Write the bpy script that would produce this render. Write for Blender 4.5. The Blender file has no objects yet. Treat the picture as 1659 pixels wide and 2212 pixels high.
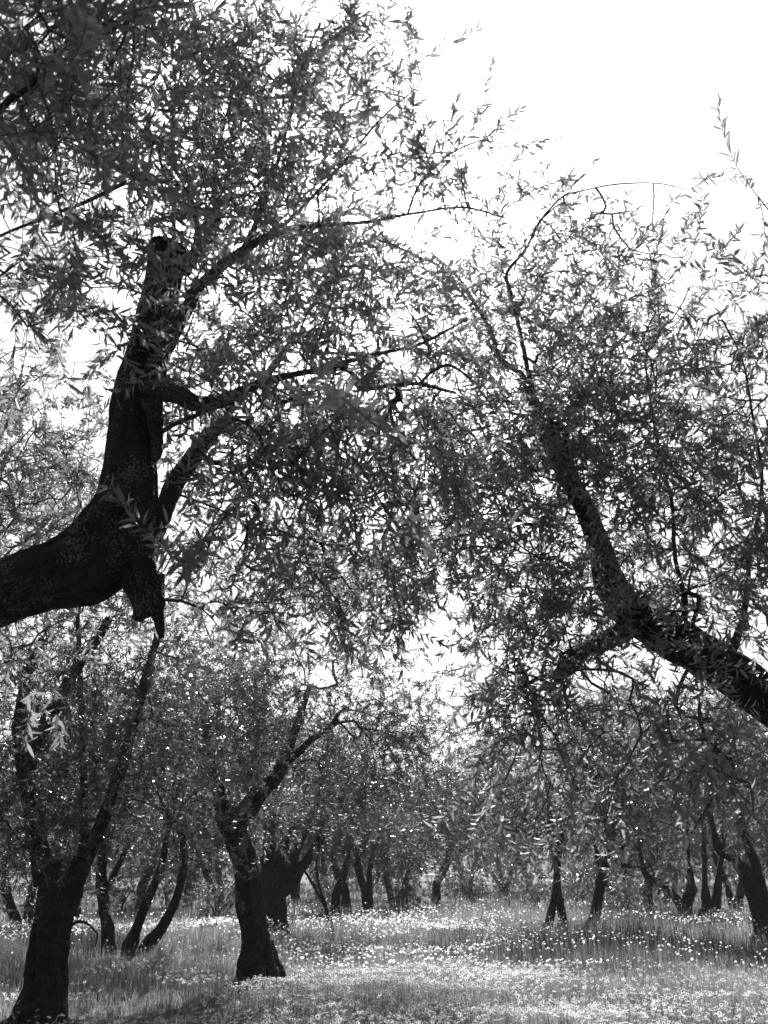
import bpy, math, random
import numpy as np
from mathutils import Matrix, Vector

random.seed(7)
RNG = np.random.default_rng(7)
scene = bpy.context.scene
COL = scene.collection

# ------------------------------------------------------------------ camera
PITCH = math.radians(19.8)
CAM = np.array([0.0, 0.0, 1.6])
FPX = 2152.0                      # focal length in pixels of a 1659 x 2212 picture
cd = bpy.data.cameras.new("camera")
cam = bpy.data.objects.new("camera", cd)
COL.objects.link(cam)
cam.location = CAM
cam.rotation_euler = (math.pi / 2 + PITCH, 0, 0)
cd.sensor_fit = 'VERTICAL'
cd.sensor_height = 36.0
cd.lens = 36.0 * FPX / 2212.0
cd.clip_start = 0.05
cd.clip_end = 3000
cd.dof.use_dof = True
cd.dof.focus_distance = 8.5
cd.dof.aperture_fstop = 5.0
scene.camera = cam

# ------------------------------------------------------------------ world and sun
SUN_EL = math.radians(39.3)
wd = bpy.data.worlds.new("World")
scene.world = wd
wd.use_nodes = True
nt = wd.node_tree
bg = nt.nodes["Background"]
sky = nt.nodes.new("ShaderNodeTexSky")
sky.sky_type = 'NISHITA'
sky.sun_disc = False
sky.sun_elevation = SUN_EL
sky.sun_rotation = 0.0
sky.air_density = 1.0
sky.dust_density = 3.0
sky.ozone_density = 1.0
bw = nt.nodes.new("ShaderNodeRGBToBW")         # black-and-white picture: neutral sky
nt.links.new(sky.outputs[0], bw.inputs[0])
nt.links.new(bw.outputs[0], bg.inputs[0])
bg.inputs[1].default_value = 0.05
sd = bpy.data.lights.new("sun", 'SUN')
sd.energy = 5.0
sd.angle = math.radians(0.5)
sd.color = (1.0, 1.0, 1.0)
sun = bpy.data.objects.new("sun", sd)
COL.objects.link(sun)
sun.rotation_euler = (-(math.pi / 2 - SUN_EL), 0, 0)
sun.location = (0, 60, 60)

scene.view_settings.view_transform = 'Standard'
scene.view_settings.look = 'None'
scene.view_settings.gamma = 1.0
scene.view_settings.use_curve_mapping = False
scene.view_settings.exposure = 1.15
scene.render.engine = 'CYCLES'
cy = scene.cycles
cy.max_bounces = 6
cy.diffuse_bounces = 4
cy.glossy_bounces = 2
cy.transmission_bounces = 4
cy.transparent_max_bounces = 4
cy.volume_bounces = 0
cy.caustics_reflective = False
cy.caustics_refractive = False
cy.use_denoising = True

# ------------------------------------------------------------------ helpers
FWD = np.array([0, math.cos(PITCH), math.sin(PITCH)])
UPV = np.array([0, -math.sin(PITCH), math.cos(PITCH)])
RGT = np.array([1.0, 0, 0])


def ray(px, py):
    return RGT * ((px - 829.5) / FPX) + UPV * ((1106.0 - py) / FPX) + FWD


def W(px, py, Y):
    """the point of the grove at distance Y (metres north of the camera) seen at a place in the photograph"""
    d = ray(px, py)
    return CAM + d * (Y / d[1])


def project(p):
    q = p - CAM
    t = q @ FWD
    return 829.5 + FPX * (q @ RGT) / t, 1106.0 - FPX * (q @ UPV) / t, t


def _hash(i, j, k, s):
    h = (i * 374761393 + j * 668265263 + k * 1274126177 + s * 974634217) & 0xFFFFFFFF
    h = ((h ^ (h >> 13)) * 1103515245) & 0xFFFFFFFF
    h = ((h ^ (h >> 15)) * 2246822519) & 0xFFFFFFFF
    return ((h ^ (h >> 16)) & 0xFFFFFF) / float(0xFFFFFF)


def vnoise(p, seed=0):
    p = np.asarray(p, float)
    i = np.floor(p).astype(np.int64)
    f = p - i
    f = f * f * (3 - 2 * f)
    out = 0
    for dx in (0, 1):
        for dy in (0, 1):
            for dz in (0, 1):
                w = (f[..., 0] if dx else 1 - f[..., 0]) * (f[..., 1] if dy else 1 - f[..., 1]) * (f[..., 2] if dz else 1 - f[..., 2])
                out = out + w * _hash(i[..., 0] + dx, i[..., 1] + dy, i[..., 2] + dz, seed)
    return out * 2 - 1


def n2(x, y, s, seed=0):
    x = np.asarray(x, float); y = np.asarray(y, float)
    return vnoise(np.stack([x * s, y * s, np.zeros_like(x) + 0.37], -1), seed)


def ground_z(x, y):
    x = np.asarray(x, float); y = np.asarray(y, float)
    z = 0.06 * n2(x, y, 0.22, 3) + 0.03 * n2(x, y, 0.7, 4)
    far = np.clip((y - 25) / 60, 0, 1)
    z = z + far * 0.35 * n2(x, y, 0.045, 5)
    z = z + np.clip((y - 70) / 200, 0, 1) * 2.2
    return z


def base_y(px, py):
    """distance at which the ground is seen at this place"""
    d = ray(px, py)
    t = 1.0
    for _ in range(40):
        p = CAM + d * t
        z = float(ground_z(p[0], p[1]))
        t = (z - CAM[2]) / d[2]
    return (CAM + d * t)[1]


def unit(v):
    return v / np.maximum(np.linalg.norm(v, axis=-1, keepdims=True), 1e-9)


def mk_mesh(name, verts, faces, tone=None, smooth=True, matidx=None):
    """faces: list of (n,k) int arrays"""
    me = bpy.data.meshes.new(name)
    verts = np.asarray(verts, np.float32)
    me.vertices.add(len(verts))
    me.vertices.foreach_set("co", verts.ravel())
    faces = [np.asarray(f, np.int32) for f in faces if len(f)]
    loops = np.concatenate([f.ravel() for f in faces])
    sizes = np.concatenate([np.full(len(f), f.shape[1], np.int32) for f in faces])
    starts = np.concatenate([[0], np.cumsum(sizes)[:-1]]).astype(np.int32)
    me.loops.add(len(loops))
    me.loops.foreach_set("vertex_index", loops)
    me.polygons.add(len(sizes))
    me.polygons.foreach_set("loop_start", starts)
    me.polygons.foreach_set("loop_total", sizes)
    me.polygons.foreach_set("use_smooth", np.full(len(sizes), smooth, bool))
    if matidx is not None:
        me.polygons.foreach_set("material_index", np.asarray(matidx, np.int32))
    if tone is not None:
        at = me.attributes.new("tone", 'FLOAT', 'POINT')
        at.data.foreach_set("value", np.asarray(tone, np.float32))
    me.update(calc_edges=True)
    return me


def add_obj(name, me, mats, parent=None, kind=None, label=None, category=None, group=None):
    if me is not None and not len(me.materials):
        for m in (mats if isinstance(mats, (list, tuple)) else [mats]):
            me.materials.append(m)
    o = bpy.data.objects.new(name, me)
    COL.objects.link(o)
    if parent is not None:
        o.parent = parent
        o.matrix_parent_inverse = Matrix.Translation(-parent.location) if parent.type == 'EMPTY' else Matrix()
    if kind: o["kind"] = kind
    if label: o["label"] = label
    if category: o["category"] = category
    if group: o["group"] = group
    return o


def root(name, loc, label, category, group=None):
    o = bpy.data.objects.new(name, None)
    o.empty_display_size = 0.3
    o.location = loc
    COL.objects.link(o)
    o["label"] = label
    o["category"] = category
    if group: o["group"] = group
    return o


# ------------------------------------------------------------------ materials (a black-and-white world: neutral tones)
def mat(name):
    m = bpy.data.materials.new(name)
    m.use_nodes = True
    return m, m.node_tree, m.node_tree.nodes["Principled BSDF"]


def bark_mat(name, lo, hi, scale, lichen=0.0):
    m, t, b = mat(name)
    tc = t.nodes.new("ShaderNodeNewGeometry")
    nz = t.nodes.new("ShaderNodeTexNoise"); nz.inputs["Scale"].default_value = scale; nz.inputs["Detail"].default_value = 6; nz.inputs["Roughness"].default_value = 0.7
    vo = t.nodes.new("ShaderNodeTexVoronoi"); vo.inputs["Scale"].default_value = scale * 2.2
    t.links.new(tc.outputs["Position"], nz.inputs["Vector"])
    t.links.new(tc.outputs["Position"], vo.inputs["Vector"])
    mx = t.nodes.new("ShaderNodeMapRange"); mx.inputs[1].default_value = 0.35; mx.inputs[2].default_value = 0.7; mx.inputs[3].default_value = lo; mx.inputs[4].default_value = hi
    t.links.new(nz.outputs["Fac"], mx.inputs[0])
    col = mx.outputs[0]
    if lichen:
        ln = t.nodes.new("ShaderNodeTexNoise"); ln.inputs["Scale"].default_value = 95; ln.inputs["Detail"].default_value = 4
        l2 = t.nodes.new("ShaderNodeTexNoise"); l2.inputs["Scale"].default_value = 5
        t.links.new(tc.outputs["Position"], ln.inputs["Vector"]); t.links.new(tc.outputs["Position"], l2.inputs["Vector"])
        ad = t.nodes.new("ShaderNodeMath"); ad.operation = 'MULTIPLY'
        t.links.new(ln.outputs["Fac"], ad.inputs[0]); t.links.new(l2.outputs["Fac"], ad.inputs[1])
        mr = t.nodes.new("ShaderNodeMapRange"); mr.inputs[1].default_value = 0.31; mr.inputs[2].default_value = 0.36; mr.inputs[3].default_value = 0; mr.inputs[4].default_value = 1
        t.links.new(ad.outputs[0], mr.inputs[0])
        mi = t.nodes.new("ShaderNodeMix"); mi.inputs[3].default_value = lichen
        t.links.new(mr.outputs[0], mi.inputs[0]); t.links.new(col, mi.inputs[2]); mi.inputs[3].default_value = lichen
        col = mi.outputs[0]
    t.links.new(col, b.inputs["Base Color"])
    b.inputs["Roughness"].default_value = 0.9
    b.inputs["Specular IOR Level"].default_value = 0.2
    bp = t.nodes.new("ShaderNodeBump"); bp.inputs["Strength"].default_value = 0.8; bp.inputs["Distance"].default_value = 0.02
    am = t.nodes.new("ShaderNodeMath"); am.operation = 'ADD'
    t.links.new(nz.outputs["Fac"], am.inputs[0]); t.links.new(vo.outputs["Distance"], am.inputs[1])
    t.links.new(am.outputs[0], bp.inputs["Height"])
    t.links.new(bp.outputs[0], b.inputs["Normal"])
    return m


def leaf_mat(name, top, under, trans, rough=0.32, spread=0.5):
    m, t, b = mat(name)
    g = t.nodes.new("ShaderNodeNewGeometry")
    at = t.nodes.new("ShaderNodeAttribute"); at.attribute_name = "tone"
    mr = t.nodes.new("ShaderNodeMapRange"); mr.inputs[3].default_value = 1 - spread; mr.inputs[4].default_value = 1 + spread
    t.links.new(at.outputs["Fac"], mr.inputs[0])
    mi = t.nodes.new("ShaderNodeMix"); mi.inputs[2].default_value = top; mi.inputs[3].default_value = under
    t.links.new(g.outputs["Backfacing"], mi.inputs[0])
    mu = t.nodes.new("ShaderNodeMath"); mu.operation = 'MULTIPLY'
    t.links.new(mi.outputs[0], mu.inputs[0]); t.links.new(mr.outputs[0], mu.inputs[1])
    t.links.new(mu.outputs[0], b.inputs["Base Color"])
    ro = t.nodes.new("ShaderNodeMix"); ro.inputs[2].default_value = rough; ro.inputs[3].default_value = 0.6
    t.links.new(g.outputs["Backfacing"], ro.inputs[0]); t.links.new(ro.outputs[0], b.inputs["Roughness"])
    b.inputs["Specular IOR Level"].default_value = 0.65
    tr = t.nodes.new("ShaderNodeBsdfTranslucent")
    m2 = t.nodes.new("ShaderNodeMath"); m2.operation = 'MULTIPLY'; m2.inputs[1].default_value = trans
    t.links.new(mr.outputs[0], m2.inputs[0]); t.links.new(m2.outputs[0], tr.inputs["Color"])
    ad = t.nodes.new("ShaderNodeAddShader")
    t.links.new(b.outputs[0], ad.inputs[0]); t.links.new(tr.outputs[0], ad.inputs[1])
    out = t.nodes["Material Output"]
    t.links.new(ad.outputs[0], out.inputs["Surface"])
    return m


M_BARK_NEAR = bark_mat("bark_near", 0.02, 0.055, 26, 0.15)
M_BARK = bark_mat("bark", 0.022, 0.07, 16)
M_BARK_YOUNG = bark_mat("bark_young", 0.05, 0.11, 34)
M_TWIG = bark_mat("twig_bark", 0.07, 0.13, 40)
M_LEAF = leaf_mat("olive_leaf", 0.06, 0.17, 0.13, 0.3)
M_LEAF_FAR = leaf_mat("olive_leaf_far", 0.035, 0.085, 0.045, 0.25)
M_GRASS = leaf_mat("grass_blade", 0.06, 0.06, 0.115, 0.5, 0.75)
M_PETAL = leaf_mat("petal", 0.5, 0.5, 0.42, 0.6, 0.1)
M_DISC, _t, _b = mat("flower_disc"); _b.inputs["Base Color"].default_value = (0.25, 0.25, 0.25, 1); _b.inputs["Roughness"].default_value = 0.8
_n = _t.nodes.new("ShaderNodeTexNoise"); _n.inputs["Scale"].default_value = 300
_r = _t.nodes.new("ShaderNodeMapRange"); _r.inputs[3].default_value = 0.15; _r.inputs[4].default_value = 0.35
_t.links.new(_n.outputs["Fac"], _r.inputs[0]); _t.links.new(_r.outputs[0], _b.inputs["Base Color"])

M_GROUND, _t, _b = mat("meadow_soil")
_g = _t.nodes.new("ShaderNodeNewGeometry")
_n = _t.nodes.new("ShaderNodeTexNoise"); _n.inputs["Scale"].default_value = 3.0; _n.inputs["Detail"].default_value = 8; _n.inputs["Roughness"].default_value = 0.75
_t.links.new(_g.outputs["Position"], _n.inputs["Vector"])
_r = _t.nodes.new("ShaderNodeMapRange"); _r.inputs[1].default_value = 0.3; _r.inputs[2].default_value = 0.7; _r.inputs[3].default_value = 0.03; _r.inputs[4].default_value = 0.09
_t.links.new(_n.outputs["Fac"], _r.inputs[0]); _t.links.new(_r.outputs[0], _b.inputs["Base Color"])
_b.inputs["Roughness"].default_value = 0.93
_p = _t.nodes.new("ShaderNodeBump"); _p.inputs["Strength"].default_value = 0.7; _p.inputs["Distance"].default_value = 0.06
_t.links.new(_n.outputs["Fac"], _p.inputs["Height"]); _t.links.new(_p.outputs[0], _b.inputs["Normal"])

# ------------------------------------------------------------------ ground
ys = np.concatenate([np.linspace(-60, 0, 13)[:-1], np.linspace(0, 60, 121)[:-1], np.linspace(60, 140, 41)[:-1], np.geomspace(140, 2000, 18)])
xs = np.concatenate([-np.geomspace(1200, 30, 16)[:-1], np.linspace(-30, 30, 121)[:-1], np.geomspace(30, 1200, 16)])
GX, GY = np.meshgrid(xs, ys)
gv = np.stack([GX, GY, ground_z(GX, GY)], -1).reshape(-1, 3)
ii = np.arange(len(ys) - 1)[:, None] * len(xs) + np.arange(len(xs) - 1)[None, :]
gq = np.stack([ii, ii + 1, ii + 1 + len(xs), ii + len(xs)], -1).reshape(-1, 4)
o = add_obj("ground", mk_mesh("ground", gv, [gq]), M_GROUND, kind="structure")


# ------------------------------------------------------------------ branches
def catmull(P, R, step):
    P = np.asarray(P, float); R = np.asarray(R, float)
    Q = np.vstack([2 * P[0] - P[1], P, 2 * P[-1] - P[-2]])
    out, rad = [], []
    for i in range(len(P) - 1):
        L = np.linalg.norm(P[i + 1] - P[i])
        n = max(2, int(math.ceil(L / step)))
        t = np.linspace(0, 1, n, endpoint=False)[:, None]
        p0, p1, p2, p3 = Q[i], Q[i + 1], Q[i + 2], Q[i + 3]
        out.append(0.5 * ((2 * p1) + (-p0 + p2) * t + (2 * p0 - 5 * p1 + 4 * p2 - p3) * t ** 2 + (-p0 + 3 * p1 - 3 * p2 + p3) * t ** 3))
        s = t[:, 0]; s = s * s * (3 - 2 * s)
        rad.append(R[i] * (1 - s) + R[i + 1] * s)
    out.append(P[-1:]); rad.append(R[-1:])
    return np.vstack(out), np.concatenate(rad)


def frames(P):
    T = np.gradient(P, axis=0)
    T = unit(T)
    U = np.zeros_like(T)
    a = np.array([0, 0, 1.0]) if abs(T[0, 2]) < 0.9 else np.array([1.0, 0, 0])
    u = np.cross(a, T[0]); u /= np.linalg.norm(u)
    U[0] = u
    for i in range(1, len(T)):
        u = u - T[i] * (u @ T[i])
        u /= max(np.linalg.norm(u), 1e-9)
        U[i] = u
    return T, U, np.cross(T, U)


def tube(P, R, nseg=5, rough=0.0, seed=0, cap=True, knot=0.0, lens=1.0):
    """a swept limb; rough adds bark ribs and lumps"""
    n = len(P)
    T, U, V = frames(P)
    th = np.linspace(0, 2 * math.pi, nseg, endpoint=False)
    c, s = np.cos(th), np.sin(th)
    rr = np.repeat(R[:, None], nseg, 1)
    if rough > 0:
        L = np.concatenate([[0], np.cumsum(np.linalg.norm(np.diff(P, axis=0), axis=1))])
        rm = float(np.mean(R))
        tw = th[None, :] + 0.5 * L[:, None] / (rm * 6)
        q = np.stack([np.cos(tw) * 2.0, np.sin(tw) * 2.0, np.repeat(L[:, None] / (rm * 3.0), nseg, 1)], -1)
        lump = vnoise(q, seed)
        q2 = np.stack([np.cos(tw) * 5.5, np.sin(tw) * 5.5, np.repeat(L[:, None] / (rm * 4.0), nseg, 1)], -1)
        rib = 1 - np.abs(vnoise(q2, seed + 1)) * 2
        q3 = q2 * np.array([3.0, 3.0, 5.0])
        fine = vnoise(q3, seed + 2)
        kn = vnoise(np.stack([np.cos(th)[None, :] * 1.1 + 0 * L[:, None], np.sin(th)[None, :] * 1.1 + 0 * L[:, None], np.repeat(L[:, None] / (rm * 2.2), nseg, 1)], -1), seed + 5)
        kn = np.clip(kn - 0.3, 0, 1) * 1.4
        rr = rr * (1 + rough * (0.8 * lump + 0.62 * (rib - .35) + 0.28 * fine) + knot * kn)
    ring = P[:, None, :] + rr[..., None] * (c[None, :, None] * U[:, None, :] + s[None, :, None] * V[:, None, :])
    verts = ring.reshape(-1, 3)
    i = np.arange(n - 1)[:, None] * nseg
    j = np.arange(nseg)[None, :]
    k = (np.arange(nseg)[None, :] + 1) % nseg
    quads = np.stack([i + j, i + k, i + nseg + k, i + nseg + j], -1).reshape(-1, 4)
    tris = np.zeros((0, 3), int)
    if cap:
        verts = np.vstack([verts, P[-1] + T[-1] * R[-1] * (0.25 if rough else 0.8)])
        e = (n - 1) * nseg
        jj = np.arange(nseg)
        tris = np.stack([e + jj, e + (jj + 1) % nseg, np.full(nseg, len(verts) - 1)], -1)
    return verts, quads, tris


class Soup:
    def __init__(self):
        self.v, self.q, self.t, self.n = [], [], [], 0

    def add(self, vqt):
        v, q, t = vqt
        self.v.append(v)
        if len(q): self.q.append(q + self.n)
        if len(t): self.t.append(t + self.n)
        self.n += len(v)

    def mesh(self, name):
        f = []
        if self.q: f.append(np.vstack(self.q))
        if self.t: f.append(np.vstack(self.t))
        return mk_mesh(name, np.vstack(self.v), f)


LEAF8_V = np.array([[0, 0, 0], [.30, -.45, .05], [.30, 0, -.0], [.30, .45, .05], [.66, -.40, .035], [.66, 0, -.02], [.66, .40, .035], [1, 0, -.06]])
LEAF8_T = np.array([[0, 1, 2], [0, 2, 3], [4, 7, 5], [5, 7, 6]])
LEAF8_Q = np.array([[1, 4, 5, 2], [2, 5, 6, 3]])
LEAF4_V = np.array([[0, 0, 0], [.32, -.46, .02], [.70, -.36, .0], [1, 0, -.07], [.70, .36, .0], [.32, .46, .02]])
LEAF4_T = np.zeros((0, 3), int)
LEAF4_Q = np.array([[0, 1, 4, 5], [1, 2, 3, 4]])
LEAF2_V = np.array([[0, 0, 0], [.45, -.5, .03], [1, 0, -.05], [.45, .5, .03]])
LEAF2_Q = np.array([[0, 1, 2, 3]])
TEMPL = {8: (LEAF8_V, LEAF8_T, LEAF8_Q), 4: (LEAF4_V, LEAF4_T, LEAF4_Q), 2: (LEAF2_V, LEAF4_T, LEAF2_Q)}


def leaves_mesh(name, O, D, N, L, Wd, tone, lod):
    tv, tt, tq = TEMPL[lod]
    S = np.cross(N, D)
    k = len(tv)
    v = O[:, None, :] + D[:, None, :] * (tv[None, :, 0:1] * L[:, None, None]) + S[:, None, :] * (tv[None, :, 1:2] * Wd[:, None, None]) + N[:, None, :] * (tv[None, :, 2:3] * L[:, None, None])
    base = np.arange(len(O))[:, None, None] * k
    f = [(base + tq[None]).reshape(-1, 4)]
    if len(tt): f.append((base + tt[None]).reshape(-1, 3))
    return mk_mesh(name, v.reshape(-1, 3), f, tone=np.repeat(tone, k))


def make_shoots(B, D0, L, droop, rng, K=5, bend=0.25):
    S = len(B)
    P = np.zeros((S, K + 1, 3)); P[:, 0] = B
    d = unit(D0)
    b1 = rng.normal(0, bend, (S, 3))
    for k in range(K):
        t = (k + 1) / K
        dd = unit(d + b1 * t + np.array([0, 0, -1.0]) * (droop[:, None] * t * 1.6))
        P[:, k + 1] = P[:, k] + dd * (L[:, None] / K)
    return P


def make_leaves(P, L, rng, spacing, ll, lw, keep=0.85, start=0.12):
    """opposite pairs of narrow leaves along every shoot"""
    S, K1, _ = P.shape
    K = K1 - 1
    M = int(np.ceil(L.max() / spacing))
    m = np.arange(M)
    t = start + (1 - start) * (m[None, :] * spacing + rng.uniform(-.3, .3, (S, M)) * spacing) / L[:, None]
    ok = (t > 0) & (t <= 1.0)
    t = np.clip(t, 0, 0.9999)
    k = (t * K).astype(int)
    f = t * K - k
    si = np.arange(S)[:, None]
    pos = P[si, k] * (1 - f[..., None]) + P[si, k + 1] * f[..., None]
    T = unit(P[si, k + 1] - P[si, k])
    a = np.where(np.abs(T[..., 2:3]) < 0.9, np.array([0, 0, 1.0]), np.array([1.0, 0, 0]))
    U = unit(np.cross(a, T)); V = np.cross(T, U)
    phi0 = rng.uniform(0, math.pi, S)[:, None]
    O, D, N, Ls, Ws = [], [], [], [], []
    for side in (0, 1):
        phi = phi0 + m[None, :] * (math.pi / 2) + side * math.pi + rng.normal(0, .35, (S, M))
        al = np.radians(rng.uniform(40, 88, (S, M)) - 22 * t)
        rad = np.cos(phi)[..., None] * U + np.sin(phi)[..., None] * V
        d = T * np.cos(al)[..., None] + rad * np.sin(al)[..., None]
        d = unit(d + rng.normal(0, .28, d.shape))
        nn = T - d * np.sum(T * d, -1, keepdims=True)
        nn = unit(nn + rng.normal(0, .35, d.shape))
        nn = unit(nn - d * np.sum(nn * d, -1, keepdims=True))
        sel = ok & (rng.random((S, M)) < keep)
        n = int(sel.sum())
        taper = (0.72 + 0.5 * np.sin(np.clip(t, 0, 1) * math.pi * 0.9))[sel]
        lens = ll * taper * rng.uniform(.6, 1.25, n)
        O.append(pos[sel]); D.append(d[sel]); N.append(nn[sel]); Ls.append(lens); Ws.append(lw * (lens / ll) ** .7 * rng.uniform(.75, 1.2, n))
    # tip leaves
    dt = unit(P[:, -1] - P[:, -2])
    nn = unit(rng.normal(0, 1, dt.shape)); nn = unit(nn - dt * np.sum(nn * dt, -1, keepdims=True))
    O.append(P[:, -1]); D.append(dt); N.append(nn); Ls.append(ll * rng.uniform(.5, .8, S)); Ws.append(lw * rng.uniform(.5, .7, S))
    return np.vstack(O), np.vstack(D), np.vstack(N), np.concatenate(Ls), np.concatenate(Ws)


class Tree:
    """one olive tree: limbs given point by point, then branches grown to the places where foliage hangs"""

    def __init__(self, name, loc, label, seed, bark, group=None, category="tree"):
        self.root = root(name, loc, label, category, group)
        self.rng = np.random.default_rng(seed)
        self.seed = seed
        self.bark = bark
        self.pos, self.par, self.dir, self.fixed = [], [], [], []

    def limb(self, pts, rad, name="limb", nseg=16, step=0.06, rough=0.12, knot=0.25, node_step=0.12, skip=0.0, grow=True):
        P, R = catmull(pts, rad, step)
        # gnarled line: small sideways wander
        if rough > 0:
            L = np.concatenate([[0], np.cumsum(np.linalg.norm(np.diff(P, axis=0), axis=1))])
            s = 1.0 / (np.mean(R) * 5)
            wob = np.stack([vnoise(np.stack([L * s, 0 * L + k * 7.3, 0 * L + self.seed], -1), 11) for k in range(3)], -1)
            P = P + wob * (R[:, None] * 0.22) * np.clip(L / 0.3, 0, 1)[:, None]
        v, q, t = tube(P, R, nseg, rough, self.seed * 13 + len(self.pos), True, knot)
        loc = np.array(self.root.location)
        me = mk_mesh(name, v - loc, [q, t])
        o = add_obj(name, me, M_BARK_YOUNG if (name == 'limb' and self.bark is M_BARK_NEAR and max(rad) < .12) else self.bark, self.root)
        if name == "trunk": self.trunk_obj = o
        elif name in ("root", "stub"): o.parent = self.trunk_obj
        o.matrix_parent_inverse = Matrix()
        if grow:
            k = max(1, int(node_step / step))
            T = unit(np.gradient(P, axis=0))
            L = np.linspace(0, 1, len(P))
            first = True
            for i in range(0, len(P), k):
                if L[i] < skip: continue
                self.pos.append(P[i]); self.dir.append(T[i]); self.par.append(-1 if first else len(self.pos) - 2); self.fixed.append(True)
                first = False
        return P, R

    def grow(self, targets, droop, rt=0.0020, bow=0.25, node=0.12):
        rng = self.rng
        targets = np.asarray(targets)
        base = np.array(self.pos)
        d0 = np.min(np.linalg.norm(targets[:, None, :] - base[None], axis=2), 1) if len(base) * len(targets) < 4e6 else np.linalg.norm(targets - base.mean(0), axis=1)
        order = np.argsort(d0 + rng.normal(0, 0.08, len(d0)))
        cap = len(base) + 60 * len(targets) + 10
        pos = np.zeros((cap, 3)); pos[:len(base)] = base
        dr = np.zeros((cap, 3)); dr[:len(base)] = np.array(self.dir)
        par = np.full(cap, -1); fixed = np.zeros(cap, bool); fixed[:len(base)] = True
        n = len(base)
        chains, enddir = [], np.zeros_like(targets)
        endnode = np.zeros(len(targets), int)
        for ti in order:
            q = targets[ti]
            df = pos[:n] - q
            dd = np.einsum('ij,ij->i', df, df)
            # prefer to attach to something that already points this way
            al = -np.einsum('ij,ij->i', df, dr[:n]) / np.sqrt(dd + 1e-9)
            j = int(np.argmin(dd * (1.35 - 0.5 * al)))
            d = math.sqrt(dd[j])
            p = pos[j]
            a = unit(0.35 * dr[j] + 1.0 * (q - p) / max(d, 1e-6) + np.array([0, 0, bow * (1.1 - droop[ti])]) + rng.normal(0, .18, 3))
            b = unit((q - p) / max(d, 1e-6) + rng.normal(0, .3, 3) + np.array([0, 0, 0.25 - 0.7 * droop[ti]]))
            m = max(2, min(50, int(math.ceil(d / node))))
            t = np.linspace(0, 1, m + 1)[1:, None]
            c1, c2 = p + a * d * .38, q - b * d * .38
            pts = p * (1 - t) ** 3 + 3 * c1 * t * (1 - t) ** 2 + 3 * c2 * t * t * (1 - t) + q * t ** 3
            pts[:-1] += rng.normal(0, min(.009, .03 * d), (m, 3))[:-1]
            idx = np.arange(n, n + m)
            if n + m >= cap: break
            pos[idx] = pts
            full = np.vstack([p, pts])
            dr[idx] = unit(np.diff(full, axis=0))
            par[idx[0]] = j; par[idx[1:]] = idx[:-1]
            n += m
            chains.append(np.concatenate([[j], idx]))
            endnode[ti] = idx[-1]
            enddir[ti] = b
        cnt = np.zeros(n)
        cnt[endnode] += 1
        for i in range(n - 1, len(base) - 1, -1):
            if par[i] >= 0: cnt[par[i]] += cnt[i]
        rad = rt * np.maximum(cnt, 1) ** 0.41
        self.gpos, self.grad, self.chains, self.enddir, self.nb = pos[:n], rad, chains, enddir, len(base)
        return enddir

    def build_branches(self, nside=4, thick=None, mat_=None):
        """every stout branch is a part; the fine twigs are joined"""
        loc = np.array(self.root.location)
        sp = Soup()
        for ch in self.chains:
            P = self.gpos[ch] - loc
            R = self.grad[ch].copy()
            R[0] = R[1] if ch[0] < self.nb else min(self.grad[ch[0]], R[1] * 1.15)
            if thick and R[1] > thick:
                P2, R2 = catmull(P, R, 0.05)
                v, q, t = tube(P2, R2, 9, 0.10, self.seed + int(ch[0]), True, 0.12)
                o = add_obj("branch", mk_mesh("branch", v, [q, t]), self.bark, self.root)
                o.matrix_parent_inverse = Matrix()
            else:
                sp.add(tube(P, R, nside, 0, 0, False))
        self.sp = sp

    def foliage(self, targets, droop, L, spacing, ll, lw, lod, mat_, keep=.85, spread=.9, up=.35, single=0, r0=.0021, twig_sides=3, tone_shift=0.0):
        rng = self.rng
        loc = np.array(self.root.location)
        S = len(targets)
        d0 = unit(self.enddir * .8 + rng.normal(0, spread, (S, 3)) * .6 + np.array([0, 0, 1.0]) * (up * (1 - 2 * droop))[:, None])
        P = make_shoots(np.asarray(targets), d0, L, droop, rng)
        K = P.shape[1]
        for s in range(S):
            R = np.linspace(r0, r0 * .45, K)
            kk = slice(None) if single else [0, 2, K - 1]
            self.sp.add(tube(P[s][kk] - loc, R[kk], twig_sides, 0, 0, False))
        o = add_obj("twigs", self.sp.mesh("twigs"), M_TWIG, self.root, kind="stuff")
        o.matrix_parent_inverse = Matrix()
        O, D, N, Ls, Ws = make_leaves(P, L, rng, spacing, ll, lw, keep)
        tone = np.clip(rng.normal(.5 + tone_shift, .22, len(O)), 0, 1)
        mask = np.zeros(len(O), bool)
        if single:
            px, py, tt = project(O + D * Ls[:, None] * .5)
            inside = (px > 15) & (px < 1644) & (py > 15) & (py < 2197) & (tt > .5)
            N_ = np.cross(N, D)
            size = np.where(inside, Ls / tt * np.linalg.norm(D - np.outer(D @ FWD, FWD), axis=1), 0)
            pick = np.argsort(-size)[:single]
            mask[pick] = True
            tv, t3, t4 = TEMPL[8]
            me = mk_mesh("leaf", tv * np.array([1, .22, 1]), [t4, t3], tone=np.full(8, .5))
            me.materials.append(mat_)
            Sd = np.cross(N, D)
            for i in pick:
                lo = bpy.data.objects.new("leaf", me)
                COL.objects.link(lo)
                lo.parent = self.root
                A, B_, C = D[i] * Ls[i], Sd[i] * (Ws[i] / .22), N[i] * Ls[i]
                p = O[i] - loc
                lo.matrix_local = Matrix(((A[0], B_[0], C[0], p[0]), (A[1], B_[1], C[1], p[1]), (A[2], B_[2], C[2], p[2]), (0, 0, 0, 1)))
        r = ~mask
        o = add_obj("foliage", leaves_mesh("foliage", O[r] - loc, D[r], N[r], Ls[r], Ws[r], tone[r], lod), mat_, self.root, kind="stuff")
        o.matrix_parent_inverse = Matrix()
        return len(O)


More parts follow.
